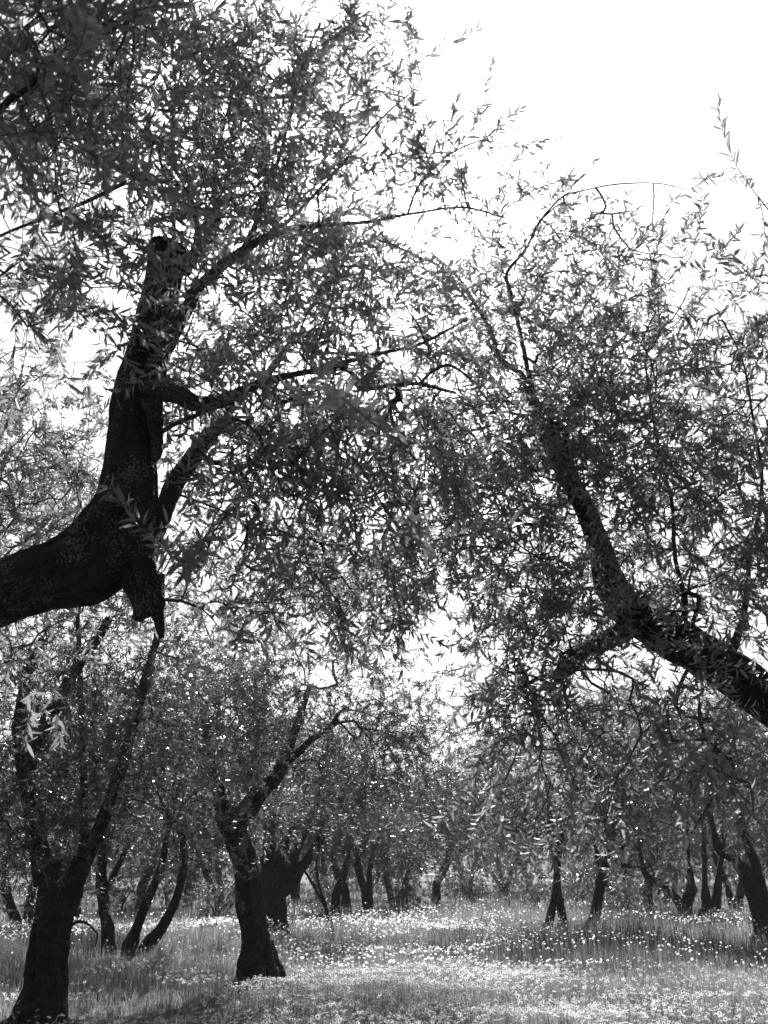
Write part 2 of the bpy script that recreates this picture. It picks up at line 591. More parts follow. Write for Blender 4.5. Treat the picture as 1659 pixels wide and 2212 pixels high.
def blobs(rng, spec, more=1.6):
    """spec rows: px, py, distance, px radius, py radius, depth radius (m), shoots, droop"""
    pts, dr = [], []
    for (px, py, Y, rx, ry, rY, n, dp) in spec:
        n = int(round(n * more * (.8 if (py < 400 and px < 700) else .8 if (py < 720 and px > 950) else 1.0))) if n > 7 else n
        if n > 7: rx, ry, rY = rx * 1.28, ry * 1.28, rY * 1.5
        u = rng.normal(0, 1, (n, 3)); u = unit(u) * (rng.random((n, 1)) ** (1 / 2.4))
        for a in u:
            pts.append(W(px + a[0] * rx, py + a[1] * ry, max(1.2, Y + a[2] * rY)))
        dr.append(np.clip(rng.normal(dp, .12, n), 0, 1))
    return np.array(pts), np.concatenate(dr)


def crown_points(rng, c, r, n, clumps, tight=.42, hang=.25, low=1.0):
    """clumped places for shoots in an uneven crown"""
    d = unit(rng.normal(0, 1, (clumps, 3)))
    d[:, 2] = np.where(d[:, 2] < -.75, -d[:, 2], d[:, 2])
    rad = rng.uniform(.35, 1.0, (clumps, 1)) ** .6
    cc = np.array(c) + d * rad * np.array(r)
    w = rng.uniform(.5, 1.5, clumps); w /= w.sum()
    k = rng.choice(clumps, n, p=w)
    sz = rng.uniform(.7, 1.3, clumps)[k][:, None]
    p = cc[k] + rng.normal(0, tight, (n, 3)) * sz * np.array([1, 1, .85])
    hd = rng.random(n) < hang
    p[hd, 2] -= rng.uniform(.1, .8, int(hd.sum()))
    dr = np.where(hd, rng.uniform(.5, .95, n), rng.uniform(.05, .5, n))
    p[:, 2] = np.maximum(p[:, 2], low * rng.uniform(1.0, 1.6, n))
    return p, dr

# ------------------------------------------------------------------ near tree whose elbowed limb fills the left
PXM = 1.0 / FPX


def Wr(rows, fat=.78):
    """rows px, py, distance, width in px -> points and radii"""
    P = [W(a, b, c) for a, b, c, d in rows]
    R = [d * fat * .5 * PXM * np.dot(W(a, b, c) - CAM, FWD) for a, b, c, d in rows]
    return P, R


def gz(x, y): return float(ground_z(x, y))


A_BASE = np.array([-3.15, 4.35, gz(-3.15, 4.35)])
tA = Tree("olive_tree", A_BASE, "near olive tree whose thick dark limb bends up like an elbow on the left", 21, M_BARK_NEAR)
P, R = Wr([(-20, 1287, 4.05, 150), (90, 1245, 4.0, 160), (190, 1215, 4.0, 190), (258, 1150, 4.02, 205), (276, 1060, 4.05, 140), (283, 950, 4.08, 122), (298, 820, 4.1, 112), (322, 700, 4.12, 92), (345, 610, 4.15, 84), (362, 545, 4.15, 98), (368, 528, 4.15, 80)], .88)
tp = [A_BASE + np.array([0.05, 0, -.25]), A_BASE + np.array([0, 0, .12]), A_BASE + np.array([.02, -.05, .6]), A_BASE + np.array([.12, -.12, 1.2]), np.array([-2.75, 4.2, 1.95]), np.array([-2.3, 4.12, 2.42])]
tA.limb(tp + P, [.48, .4, .3, .26, .22, .17] + R, "trunk", nseg=64, step=.02, rough=.17, knot=.24, node_step=.12, skip=.55)
# broken stub hanging under the elbow
P, R = Wr([(285, 1195, 3.98, 110), (305, 1255, 3.97, 84), (312, 1305, 3.97, 64), (296, 1340, 3.97, 30)])
tA.limb(P, R, "stub", nseg=24, step=.02, rough=.3, knot=.5, grow=False)
P, R = Wr([(318, 1240, 3.99, 66), (338, 1310, 3.99, 42), (345, 1352, 3.99, 26), (348, 1378, 3.99, 14)])
tA.limb(P, R, "stub", nseg=20, step=.02, rough=.28, knot=.4)
# second limb leaving the elbow to the right
P, R = Wr([(310, 1215, 4.05, 70), (335, 1150, 4.15, 56), (372, 1060, 4.25, 54), (420, 985, 4.32, 48), (462, 920, 4.4, 40), (520, 860, 4.5, 28), (585, 800, 4.6, 20), (640, 720, 4.7, 14)])
tA.limb(P, R, nseg=22, step=.03, rough=.1, knot=.15)
# knotted stump and long sinuous bough
P, R = Wr([(300, 838, 4.1, 60), (345, 845, 4.0, 52), (392, 855, 3.95, 50), (432, 872, 3.95, 42), (500, 852, 4.0, 26), (570, 826, 4.1, 21), (650, 806, 4.2, 17), (738, 796, 4.3, 15), (765, 812, 4.32, 13), (790, 838, 4.35, 13), (850, 832, 4.4, 12), (905, 829, 4.45, 11), (985, 849, 4.5, 8)])
tA.limb(P, R, nseg=18, step=.025, rough=.12, knot=.2)
P, R = Wr([(690, 800, 4.22, 13), (770, 776, 4.3, 11), (850, 757, 4.4, 10), (910, 742, 4.5, 9), (1010, 690, 4.6, 6)])
tA.limb(P, R, nseg=10, step=.03, rough=.12, knot=.25)
P, R = Wr([(908, 828, 4.45, 9), (935, 802, 4.5, 9), (975, 790, 4.55, 8), (1030, 830, 4.6, 6)])
tA.limb(P, R, nseg=8, step=.03, rough=.1, knot=.2)
P, R = Wr([(325, 870, 4.0, 50), (338, 930, 3.96, 34), (340, 975, 3.95, 28), (335, 1003, 3.95, 14)])
tA.limb(P, R, "stub", nseg=18, step=.02, rough=.25, knot=.4, grow=False)
P, R = Wr([(330, 945, 4.0, 14), (380, 915, 3.9, 14), (440, 890, 3.85, 12), (505, 870, 3.8, 8)])
tA.limb(P, R, nseg=9, step=.03, rough=.1, knot=.15)
# forked limb to the upper right
P, R = Wr([(308, 812, 4.08, 44), (352, 765, 4.0, 38), (388, 700, 3.98, 34), (415, 640, 4.0, 34), (450, 600, 4.05, 30), (520, 545, 4.15, 26), (590, 505, 4.25, 20), (680, 488, 4.35, 14), (790, 480, 4.45, 9), (890, 462, 4.5, 7), (1000, 448, 4.6, 6), (1090, 470, 4.7, 4)])
tA.limb(P, R, nseg=16, step=.03, rough=.09, knot=.15)
# shoots out of the pollarded head
P, R = Wr([(400, 590, 4.1, 30), (425, 520, 4.1, 17), (420, 455, 4.05, 14), (398, 408, 4.0, 13), (350, 392, 3.9, 12), (285, 390, 3.8, 12), (200, 430, 3.7, 11), (105, 468, 3.6, 10), (10, 505, 3.5, 8), (-90, 560, 3.45, 5)])
tA.limb(P, R, nseg=10, step=.03, rough=.1, knot=.2)
P, R = Wr([(378, 560, 4.12, 13), (374, 450, 4.1, 10), (370, 370, 4.1, 8), (376, 250, 4.1, 6), (390, 150, 4.1, 4)])
tA.limb(P, R, nseg=8, step=.04, rough=.05, knot=.1)
P, R = Wr([(395, 580, 4.15, 40), (440, 530, 4.25, 30), (468, 470, 4.3, 24), (462, 400, 4.35, 17), (470, 320, 4.4, 12), (500, 210, 4.4, 8), (520, 120, 4.4, 4)])
tA.limb(P, R, nseg=12, step=.03, rough=.1, knot=.2)
P, R = Wr([(525, 540, 4.18, 18), (560, 470, 4.2, 14), (590, 380, 4.2, 11), (625, 260, 4.2, 8), (655, 140, 4.2, 6), (690, 50, 4.2, 4)])
tA.limb(P, R, nseg=9, step=.04, rough=.08, knot=.15)
P, R = Wr([(600, 500, 4.28, 12), (680, 420, 4.3, 9), (760, 330, 4.3, 8), (830, 250, 4.3, 6), (900, 190, 4.35, 4)])
tA.limb(P, R, nseg=8, step=.04, rough=.08, knot=.15)
P, R = Wr([(880, 463, 4.5, 7), (905, 400, 4.5, 7), (955, 345, 4.5, 6), (1000, 318, 4.5, 5), (1048, 300, 4.5, 3)])
tA.limb(P, R, nseg=7, step=.03, rough=.06, knot=.15)
P, R = Wr([(1010, 450, 4.6, 5), (1000, 400, 4.6, 4), (995, 360, 4.6, 3)])
tA.limb(P, R, nseg=7, step=.03, rough=.06, knot=.15)
# limb that comes over the camera from the trunk, leaves in the top left corner
P = [np.array([-2.86, 4.22, 1.7]), np.array([-2.75, 3.9, 2.6]), np.array([-2.35, 3.4, 3.4]), W(-60, 300, 2.6), W(60, 190, 2.5), W(200, 90, 2.5), W(330, 20, 2.6)]
tA.limb(P, [.12, .07, .035, .011, .008, .006, .003], nseg=14, step=.04, rough=.1, knot=.2, skip=.35)
specA = [
    (90, 90, 2.45, 150, 120, .3, 34, .3), (250, 60, 2.6, 150, 90, .3, 24, .3), (60, 260, 2.55, 110, 110, .25, 20, .4),
    (230, 230, 3.3, 150, 110, .4, 34, .3), (400, 180, 4.0, 150, 150, .4, 44, .2), (330, 330, 4.0, 160, 90, .4, 30, .3),
    (540, 200, 4.3, 140, 130, .4, 40, .15), (520, 330, 4.2, 150, 110, .4, 40, .2), (640, 110, 4.3, 90, 90, .3, 15, .1), (690, 270, 4.3, 120, 120, .4, 20, .15),
    (740, 90, 4.3, 80, 70, .3, 9, .1), (800, 190, 4.3, 60, 70, .3, 8, .1), (850, 270, 4.3, 60, 40, .3, 4, .1), (900, 320, 4.4, 80, 40, .3, 6, .1), (980, 330, 4.4, 40, 25, .2, 2, .05), (760, 310, 4.4, 60, 80, .4, 5, .15), (880, 400, 4.5, 50, 30, .3, 4, .2), (930, 400, 4.5, 50, 30, .3, 5, .15), (1000, 320, 4.5, 40, 12, .08, 4, .1), (998, 390, 4.6, 10, 30, .06, 3, .2),  (880, 130, 4.3, 30, 40, .2, 2, .1), (720, 430, 4.4, 130, 80, .4, 16, .3), (870, 420, 4.5, 60, 40, .3, 5, .3),
    (90, 430, 3.5, 110, 90, .3, 15, .5), (50, 600, 3.4, 70, 90, .25, 12, .6), (130, 560, 3.6, 60, 60, .25, 6, .5), (110, 690, 3.6, 80, 40, .2, 5, .6), (230, 480, 3.8, 80, 60, .3, 7, .5), (220, 620, 3.9, 90, 80, .3, 10, .5),
    (400, 470, 3.9, 100, 60, .3, 14, .3), (380, 620, 3.8, 70, 60, .15, 12, .4), (560, 470, 4.3, 130, 80, .4, 26, .3), (600, 620, 4.4, 160, 80, .4, 30, .5), (760, 540, 4.6, 130, 70, .4, 22, .4), (860, 620, 4.7, 90, 80, .4, 14, .4),
    (520, 740, 4.4, 130, 70, .4, 24, .5), (690, 720, 4.5, 130, 70, .4, 24, .5), (830, 720, 4.7, 100, 70, .4, 14, .5),
    (480, 880, 4.2, 110, 80, .35, 20, .5), (640, 900, 4.3, 140, 80, .4, 34, .6), (800, 880, 4.5, 120, 90, .4, 28, .6), (930, 900, 4.6, 80, 90, .4, 18, .6),
    (520, 1030, 4.2, 130, 80, .35, 26, .6), (690, 1030, 4.4, 140, 80, .4, 30, .7), (850, 1030, 4.5, 110, 80, .4, 22, .7),
    (480, 1170, 4.1, 110, 70, .3, 14, .7), (640, 1160, 4.3, 130, 60, .3, 12, .8), (800, 1180, 4.4, 110, 60, .3, 12, .8), (560, 1310, 4.2, 120, 70, .3, 8, .85), (720, 1320, 4.4, 120, 60, .3, 8, .85), (860, 1330, 4.5, 50, 50, .2, 4, .85),
    (690, 930, 2.9, 60, 60, .2, 3, .6), (855, 960, 2.4, 50, 40, .15, 2, .55), (850, 1150, 2.8, 70, 60, .2, 3, .7), (330, 1150, 3.7, 30, 40, .1, 3, .5),
    
    (400, 560, 3.9, 40, 30, .1, 5, .3), (60, 1450, 4.3, 60, 60, .2, 3, .7), (640, 1230, 4.6, 160, 60, .4, 24, .8), (820, 1270, 4.7, 110, 60, .4, 20, .8), (500, 1290, 4.6, 130, 70, .4, 14, .8), (930, 1150, 4.8, 70, 70, .4, 14, .8),
]
tg, dp = blobs(tA.rng, specA)
tA.grow(tg, dp)
tA.build_branches(4, thick=.0085)
L = tA.rng.uniform(.26, .56, len(tg)) * np.where(dp > .72, .55, 1.0)
nA = tA.foliage(tg, dp * .5, L, .0265, .063, .0158, 4, M_LEAF, keep=.92, single=300)

# ------------------------------------------------------------------ near tree whose limb reaches in from the right
B_BASE = np.array([3.35, 4.5, gz(3.35, 4.5)])
tB = Tree("olive_tree", B_BASE, "near olive tree whose dark limb slants in from the right edge and turns upward", 33, M_BARK_NEAR)
P, R = Wr([(1680, 1535, 4.75, 135), (1600, 1480, 4.8, 126), (1500, 1415, 4.88, 120), (1420, 1362, 4.95, 120), (1365, 1325, 5.0, 118), (1322, 1275, 5.0, 84), (1300, 1205, 5.02, 68), (1268, 1110, 5.05, 60), (1228, 1030, 5.08, 58), (1208, 972, 5.1, 74), (1200, 940, 5.1, 88), (1206, 925, 5.1, 60)], .71)
tp = [B_BASE + np.array([0, 0, -.25]), B_BASE + np.array([0, 0, .1]), B_BASE + np.array([-.05, .02, .7]), B_BASE + np.array([-.2, .06, 1.25]), np.array([2.75, 4.68, 1.75])]
tB.limb(tp + P, [.46, .38, .28, .24, .19] + R, "trunk", nseg=60, step=.022, rough=.17, knot=.26, skip=.5)
P, R = Wr([(1385, 1335, 5.0, 80), (1345, 1365, 4.95, 56), (1300, 1392, 4.92, 46), (1262, 1408, 4.9, 36), (1228, 1436, 4.9, 46), (1205, 1458, 4.9, 34), (1185, 1462, 4.9, 16)])
tB.limb(P, R, nseg=24, step=.02, rough=.2, knot=.45)
P, R = Wr([(1200, 955, 5.08, 26), (1158, 905, 5.12, 19), (1128, 812, 5.18, 17), (1080, 775, 5.2, 15), (1060, 715, 5.25, 13), (1022, 650, 5.3, 10), (985, 595, 5.3, 8), (930, 545, 5.35, 5)])
tB.limb(P, R, nseg=14, step=.03, rough=.08, knot=.15)
P, R = Wr([(1160, 890, 5.14, 15), (1138, 790, 5.1, 13), (1124, 720, 5.1, 12), (1108, 650, 5.1, 13), (1095, 590, 5.1, 9), (1135, 540, 5.1, 7), (1165, 480, 5.1, 6), (1215, 425, 5.1, 5), (1250, 414, 5.05, 4), (1330, 398, 5.0, 4), (1420, 396, 5.0, 3), (1480, 410, 5.0, 2)])
tB.limb(P, R, nseg=10, step=.03, rough=.08, knot=.2)
P, R = Wr([(1460, 1385, 4.9, 40), (1480, 1310, 4.85, 17), (1458, 1200, 4.8, 12), (1452, 1090, 4.8, 10), (1424, 980, 4.8, 8), (1404, 860, 4.8, 6), (1390, 760, 4.85, 5)])
tB.limb(P, R, nseg=10, step=.03, rough=.1, knot=.2)
P, R = Wr([(1560, 1450, 4.8, 40), (1606, 1330, 4.7, 18), (1620, 1200, 4.6, 12), (1646, 1050, 4.5, 9), (1626, 900, 4.5, 7), (1604, 780, 4.5, 5), (1560, 690, 4.5, 5)])
tB.limb(P, R, nseg=10, step=.03, rough=.1, knot=.2)
P = [np.array([3.0, 4.55, 1.5]), np.array([2.9, 4.2, 2.6]), np.array([2.7, 3.9, 3.6]), W(1720, 640, 3.7), W(1690, 480, 3.7)]
tB.limb(P, [.12, .09, .05, .02, .008], nseg=12, step=.04, rough=.1, knot=.2, skip=.3)
specB = [
    (1240, 1010, 4.85, 60, 90, .12, 11, .5), (1195, 905, 4.9, 60, 50, .15, 10, .4), (1290, 1180, 4.85, 40, 70, .1, 5, .5), (1500, 1390, 4.6, 90, 40, .1, 6, .6),
    (1090, 520, 5.2, 130, 80, .4, 18, .2), (1000, 600, 5.3, 110, 70, .4, 16, .3), (1230, 470, 5.1, 110, 45, .3, 8, .2), (1330, 470, 5.0, 100, 60, .3, 7, .3), (1470, 400, 5.0, 20, 20, .1, 1, .2), (1180, 620, 5.2, 130, 80, .4, 26, .3),
    (1330, 620, 5.0, 120, 70, .4, 20, .4), (1480, 640, 4.9, 100, 60, .35, 12, .4), (1440, 560, 4.9, 70, 50, .3, 5, .3), (1050, 740, 5.2, 120, 80, .4, 24, .4), (1200, 770, 5.2, 120, 80, .4, 30, .4), (1350, 770, 5.0, 110, 80, .4, 24, .4), (1500, 770, 4.8, 90, 60, .3, 10, .4),
    (1080, 890, 5.2, 110, 80, .4, 30, .5), (1230, 900, 4.95, 110, 70, .3, 30, .5), (1380, 900, 4.9, 110, 70, .4, 24, .5), (1520, 900, 4.7, 80, 80, .3, 14, .5), (1620, 920, 4.5, 60, 120, .3, 14, .5),
    (1040, 1030, 5.2, 100, 80, .4, 30, .65), (1170, 1040, 5.0, 110, 80, .3, 34, .6), (1380, 1030, 4.9, 110, 80, .4, 32, .5), (1520, 1050, 4.7, 90, 100, .35, 24, .5), (1620, 1130, 4.5, 60, 100, .3, 14, .5),
    (1000, 1170, 5.1, 90, 70, .35, 20, .8), (1130, 1180, 5.0, 100, 80, .35, 32, .75), (1400, 1180, 4.9, 110, 90, .35, 30, .6), (1530, 1220, 4.7, 90, 90, .35, 22, .6), (1630, 1300, 4.5, 50, 90, .25, 12, .6),
    (1120, 1320, 5.0, 80, 80, .3, 28, .8), (1220, 1300, 5.0, 70, 80, .3, 18, .7), (1450, 1300, 4.7, 80, 50, .15, 10, .5), (1080, 1420, 5.0, 40, 50, .25, 8, .85), (1250, 1405, 4.75, 70, 30, .15, 9, .5),
    (1130, 1480, 4.9, 90, 70, .3, 26, .85), (1240, 1540, 4.9, 90, 80, .3, 24, .85), (1370, 1500, 4.8, 90, 70, .3, 14, .8), (1120, 1600, 4.9, 80, 70, .3, 14, .9), (1260, 1670, 4.8, 80, 70, .3, 10, .9), (1400, 1620, 4.6, 90, 80, .3, 12, .85), (1540, 1640, 3.9, 90, 80, .25, 10, .85), (1620, 1720, 3.8, 50, 70, .2, 4, .85), (1500, 1560, 4.2, 70, 60, .3, 8, .8),
    (1080, 1700, 4.9, 50, 50, .2, 4, .9), (1190, 1760, 4.6, 50, 40, .2, 3, .9), (1330, 1790, 4.4, 70, 40, .2, 4, .9), (1470, 1780, 4.2, 70, 50, .2, 4, .9),
    (1640, 440, 3.8, 30, 40, .15, 3, .4), (1640, 600, 3.8, 50, 40, .2, 6, .4), (1560, 700, 4.4, 60, 40, .2, 4, .4), (1640, 700, 4.2, 40, 40, .2, 5, .5),
]
tg, dp = blobs(tB.rng, specB)
tB.grow(tg, dp)
tB.build_branches(4, thick=.0085)
L = tB.rng.uniform(.26, .58, len(tg)) * np.where(dp > .72, .65, 1.0)
nB = tB.foliage(tg, dp * .55, L, .0235, .056, .0142, 4, M_LEAF, keep=.93, single=300)
print("LEAVES near", nA, nB)


# ------------------------------------------------------------------ the trees of the grove
def px_tree(label, seed, trunks, crown, n, ll, lw, lod, basepx=None, Y=None, clumps=26, tight=.42, hang=.3, mat_=None, limbs=(), single=0, group=None, name="olive_tree", rough=.13, thick=None, nseg=22, low=1.0, spacing=.024, Lr=(.32, .66), rt=.0026, r0=.0026, fan=5, category="tree", fat=.95, fine=.35, roots=0):
    """trunks: rows of (px, py, width px) from the base up; crown: list of (px, py, dY, rx m, ry m, rz m, share)"""
    if Y is None: Y = base_y(*basepx)
    b = W(basepx[0], basepx[1], Y)
    b[2] = gz(b[0], b[1])
    t = Tree(name, b, label, seed, M_BARK, group, category)
    tips = []
    for ti, rows in enumerate(list(trunks) + list(limbs)):
        P, R = Wr([(r[0], r[1], Y + (r[3] if len(r) > 3 else 0), r[2]) for r in rows], fat)
        nm = "limb"
        if ti < len(trunks):
            nm = "trunk"
            g0 = P[0].copy(); g0[2] = gz(g0[0], g0[1]) - .15
            P = [g0] + P; R = [R[0] * 1.12] + R
        m = float(np.mean(R))
        PP, RR = t.limb(P, R, nm, nseg=nseg, step=max(.03, m * fine), rough=rough, knot=.32 if nm == 'trunk' else .2, skip=.6 if nm == "trunk" else .1)
        if nm == "trunk":
            rb = R[2] * 1.05
            for k in range(roots):
                a = 2 * math.pi * (k + t.rng.uniform(-.25, .25)) / roots
                dv = np.array([math.cos(a), math.sin(a), 0]); g = P[0].copy(); g[2] = b[2]
                e = t.rng.uniform(1.9, 3.4); rb_ = t.rng.uniform(.7, 1.1)
                t.limb([g + dv * rb * .35 + np.array([0, 0, rb * 2.2]), g + dv * rb * .85 + np.array([0, 0, rb * .9]), g + dv * rb * 1.35 + np.array([0, 0, rb * .22]), g + dv * rb * e - np.array([0, 0, rb * .35])],
                       [rb * .24 * rb_, rb * .32 * rb_, rb * .26 * rb_, rb * .12], "root", nseg=14, step=.04, rough=.22, knot=.3, grow=False)
        tips.append((PP[-1], unit(PP[-1] - PP[-3]), RR[-1]))
    rng = t.rng
    tot = sum(c[6] for c in crown)
    T, D = [], []
    for (cx, cy, dY, rx, ry, rz, sh) in crown:
        p, d = crown_points(rng, W(cx, cy, Y + dY), (rx, ry, rz), int(n * sh / tot), max(6, int(clumps * sh / tot)), tight, hang, low)
        T.append(p); D.append(d)
    T = np.vstack(T); D = np.concatenate(D)
    # limbs that carry the crown
    for (p, d, r) in tips:
        for k in range(fan):
            tgt = T[rng.integers(len(T))]
            for _ in range(6):
                c = T[rng.integers(len(T))]
                if c[2] > p[2] + .3 and np.linalg.norm(c - p) < 3.2: tgt = c; break
            v = tgt - p
            q1 = p + d * .25 * np.linalg.norm(v) + v * .2 + rng.normal(0, .08, 3)
            q2 = p + v * .62 + rng.normal(0, .12, 3) + np.array([0, 0, .1])
            rr = max(r * rng.uniform(.4, .62), .018)
            t.limb([p - d * r * .6, q1, q2, tgt], [rr, rr * .8, rr * .5, rr * .22], "limb", nseg=9, step=.07, rough=.1, knot=.15, node_step=.2)
    t.grow(T, D, rt=rt, node=.2)
    t.build_branches(3, thick=thick)
    L = rng.uniform(Lr[0], Lr[1], len(T))
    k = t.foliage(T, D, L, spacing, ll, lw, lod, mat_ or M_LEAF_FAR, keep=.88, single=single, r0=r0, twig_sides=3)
    return t, k


cnt = 0
# old pollard at the left edge of the meadow
YC = 12.0
t, k = px_tree("old olive tree with thick split trunk rising from the bottom left corner", 41,
    [[(80, 2225, 150), (90, 2150, 110), (98, 2060, 96), (110, 1980, 92), (126, 1915, 106), (138, 1870, 112), (140, 1856, 88)]],
    [(60, 1480, 0, 1.2, 1.2, 1.2, 1.0), (220, 1380, .3, 1.3, 1.3, 1.3, 1.1), (330, 1560, .3, 1.0, 1.1, 1.2, .9), (110, 1700, -.2, 1.0, 1.0, .7, .5), (330, 1760, 0, .9, .9, .6, .35), (150, 1180, .5, 1.2, 1.2, .8, .6), (20, 1800, -.3, .7, .8, .7, .35)],
    1650, .066, .0170, 2, (85, 2215), YC, clumps=60, single=300, nseg=56, thick=.016, fan=0, hang=.35, low=1.35, rough=.24, fat=.8, fine=.16, roots=6,
    limbs=[[(104, 1905, 66), (78, 1820, 52), (66, 1740, 42), (52, 1650, 38), (44, 1560, 34, .1), (60, 1460, 26, .2), (90, 1380, 18, .3)],
           [(160, 1900, 50), (206, 1808, 36), (246, 1710, 30), (280, 1600, 26), (306, 1500, 22), (328, 1420, 19), (345, 1345, 16), (352, 1240, 11)],
           [(178, 1870, 30), (182, 1780, 22), (180, 1680, 18), (176, 1560, 15), (172, 1440, 13), (168, 1330, 10)],
           [(60, 1660, 36), (100, 1560, 34), (150, 1470, 30), (195, 1400, 26), (238, 1335, 20)],
           [(138, 2012, 9), (152, 2000, 8), (166, 1992, 7), (182, 1992, 6), (198, 2003, 5), (210, 2018, 4), (206, 2045, 3)]])
cnt += k
# leaning trunk in the middle
t, k = px_tree("leaning olive tree with flared furrowed trunk standing alone in the daisies", 42,
    [[(562, 2136, 112), (562, 2112, 96), (558, 2085, 86), (557, 2045, 72), (548, 1985, 64), (534, 1910, 62), (522, 1850, 60), (508, 1800, 62), (494, 1762, 66), (488, 1745, 46)]],
    [(470, 1560, 0, 1.3, 1.3, 1.3, 1.0), (640, 1430, .3, 1.4, 1.4, 1.3, 1.1), (760, 1640, .2, 1.3, 1.3, 1.0, 1.0), (640, 1690, .6, 1.2, 1.0, .6, .3), (410, 1690, .3, .9, .9, .7, .35), (680, 1250, .4, 1.3, 1.2, .7, .35), (850, 1560, .5, .8, .8, .6, .35)],
    1800, .068, .0180, 2, (558, 2132), None, clumps=60, single=300, nseg=56, thick=.02, fan=0, hang=.2, low=1.75, rough=.24, fat=.8, fine=.16, roots=7,
    limbs=[[(506, 1790, 42), (482, 1745, 40), (470, 1700, 26), (450, 1620, 18), (440, 1540, 12)], [(520, 1775, 52), (560, 1715, 44), (596, 1672, 36), (622, 1620, 28), (642, 1568, 20), (670, 1480, 13)], [(600, 1668, 26), (660, 1610, 17), (730, 1560, 11)]])
cnt += k
# broad stump-headed tree just behind
t, k = px_tree("squat olive tree with wide forked head just behind the leaning trunk", 43,
    [[(598, 2030, 74), (596, 1985, 52), (594, 1930, 52), (592, 1895, 64), (590, 1880, 50)]],
    [(660, 1690, 0, 2.2, 1.8, 1.2, 1.0), (600, 1630, .5, 1.8, 1.6, 1.0, .6), (800, 1680, -1.2, 1.8, 1.6, 1.1, .8)],
    1400, .085, .021, 2, (598, 2030), None, clumps=40, nseg=30, roots=5, rough=.2, fan=2, hang=.15, low=2.2, spacing=.03,
    limbs=[[(600, 1930, 34), (628, 1910, 30), (648, 1880, 26), (668, 1850, 22), (690, 1800, 14)], [(606, 1905, 40), (625, 1860, 34), (640, 1830, 32), (655, 1800, 20)], [(584, 1900, 30), (574, 1870, 20), (570, 1850, 16)], [(600, 2020, 36), (620, 2035, 30), (640, 2045, 20)]])
cnt += k
# several stems left of it
t, k = px_tree("slim upright olive stem between the split trunk and two slanting stems", 44,
    [[(234, 2062, 38), (232, 2020, 29), (226, 1960, 25), (220, 1900, 26), (222, 1850, 22), (240, 1790, 18), (262, 1730, 15)]],
    [(230, 1660, 0, 1.6, 1.5, 1.3, 1.0), (180, 1560, .4, 1.4, 1.4, 1.0, .6)],
    800, .08, .019, 2, (234, 2062), None, clumps=26, nseg=24, fan=3, hang=.15, low=1.55, spacing=.03, limbs=[[(226, 1930, 16), (250, 1880, 13), (275, 1830, 10), (290, 1790, 8)]])
cnt += k
t, k = px_tree("olive tree with two slanting stems rising from one low stump", 45,
    [[(276, 2078, 52), (280, 2050, 34), (300, 1995, 22), (322, 1935, 19), (340, 1890, 18), (352, 1850, 15), (360, 1800, 12)],
     [(304, 2075, 44), (322, 2040, 30), (352, 2003, 24), (376, 1955, 20), (390, 1905, 18), (396, 1850, 17), (392, 1790, 14)]],
    [(380, 1690, 0, 1.8, 1.5, 1.3, 1.0), (330, 1600, .5, 1.5, 1.4, 1.1, .7), (450, 1640, .3, 1.2, 1.2, 1.0, .5)],
    1000, .08, .019, 2, (290, 2078), None, clumps=30, nseg=24, fan=3, hang=.15, low=1.55, spacing=.03)
cnt += k
# right of the clearing
t, k = px_tree("olive tree with two trunks crossing like scissors right of the clearing", 46,
    [[(1180, 2012, 24), (1188, 1980, 19), (1198, 1930, 15), (1203, 1880, 16), (1198, 1830, 22), (1190, 1790, 16), (1184, 1740, 9)], [(1215, 2014, 24), (1212, 1970, 19), (1204, 1920, 17), (1204, 1860, 17), (1214, 1800, 15), (1222, 1760, 11)]],
    [(1190, 1640, 0, 2.2, 1.9, 1.6, 1.0), (1100, 1690, -2.5, 1.7, 1.6, 1.2, .8), (1020, 1730, -4.5, 1.5, 1.3, 1.0, .6), (1260, 1690, -1.5, 1.6, 1.5, 1.1, .6)],
    1450, .095, .024, 2, (1200, 2013), None, clumps=36, nseg=18, fan=3, hang=.15, low=1.55, spacing=.034, limbs=[[(1196, 1840, 14), (1180, 1832, 12), (1168, 1822, 8)], [(1220, 1790, 14), (1240, 1750, 12), (1256, 1700, 8)]])
cnt += k
t, k = px_tree("single slanting olive trunk with a short broken side stub", 47,
    [[(1274, 2024, 34), (1282, 1980, 26), (1296, 1925, 23), (1306, 1880, 25), (1316, 1830, 22), (1330, 1780, 19), (1344, 1735, 14)]],
    [(1370, 1630, 0, 2.1, 1.8, 1.6, 1.0), (1300, 1600, .5, 1.5, 1.4, 1.1, .5), (1440, 1680, -2.5, 1.6, 1.5, 1.2, .7)],
    1200, .095, .024, 2, (1276, 2022), None, clumps=36, nseg=20, fan=4, hang=.15, low=1.55, spacing=.034, limbs=[[(1310, 1866, 20), (1330, 1866, 15), (1350, 1870, 10), (1366, 1874, 5)], [(1330, 1866, 9), (1342, 1840, 9), (1352, 1810, 7)]])
cnt += k
t, k = px_tree("olive clump with one arched arm and a burl on a thin stem", 48,
    [[(1480, 1988, 40), (1474, 1965, 28), (1458, 1938, 20), (1436, 1912, 18), (1412, 1898, 17), (1396, 1888, 14), (1384, 1850, 10), (1380, 1800, 8)],
     [(1486, 1985, 18), (1487, 1960, 15), (1484, 1940, 26), (1492, 1920, 26), (1492, 1890, 12), (1488, 1850, 9), (1486, 1800, 7)]],
    [(1450, 1690, 0, 2.2, 1.8, 1.5, 1.0), (1390, 1740, .3, 1.3, 1.3, .8, .4)],
    950, .095, .024, 2, (1480, 1988), None, clumps=30, nseg=18, fan=4, hang=.15, low=1.55, spacing=.034)
cnt += k
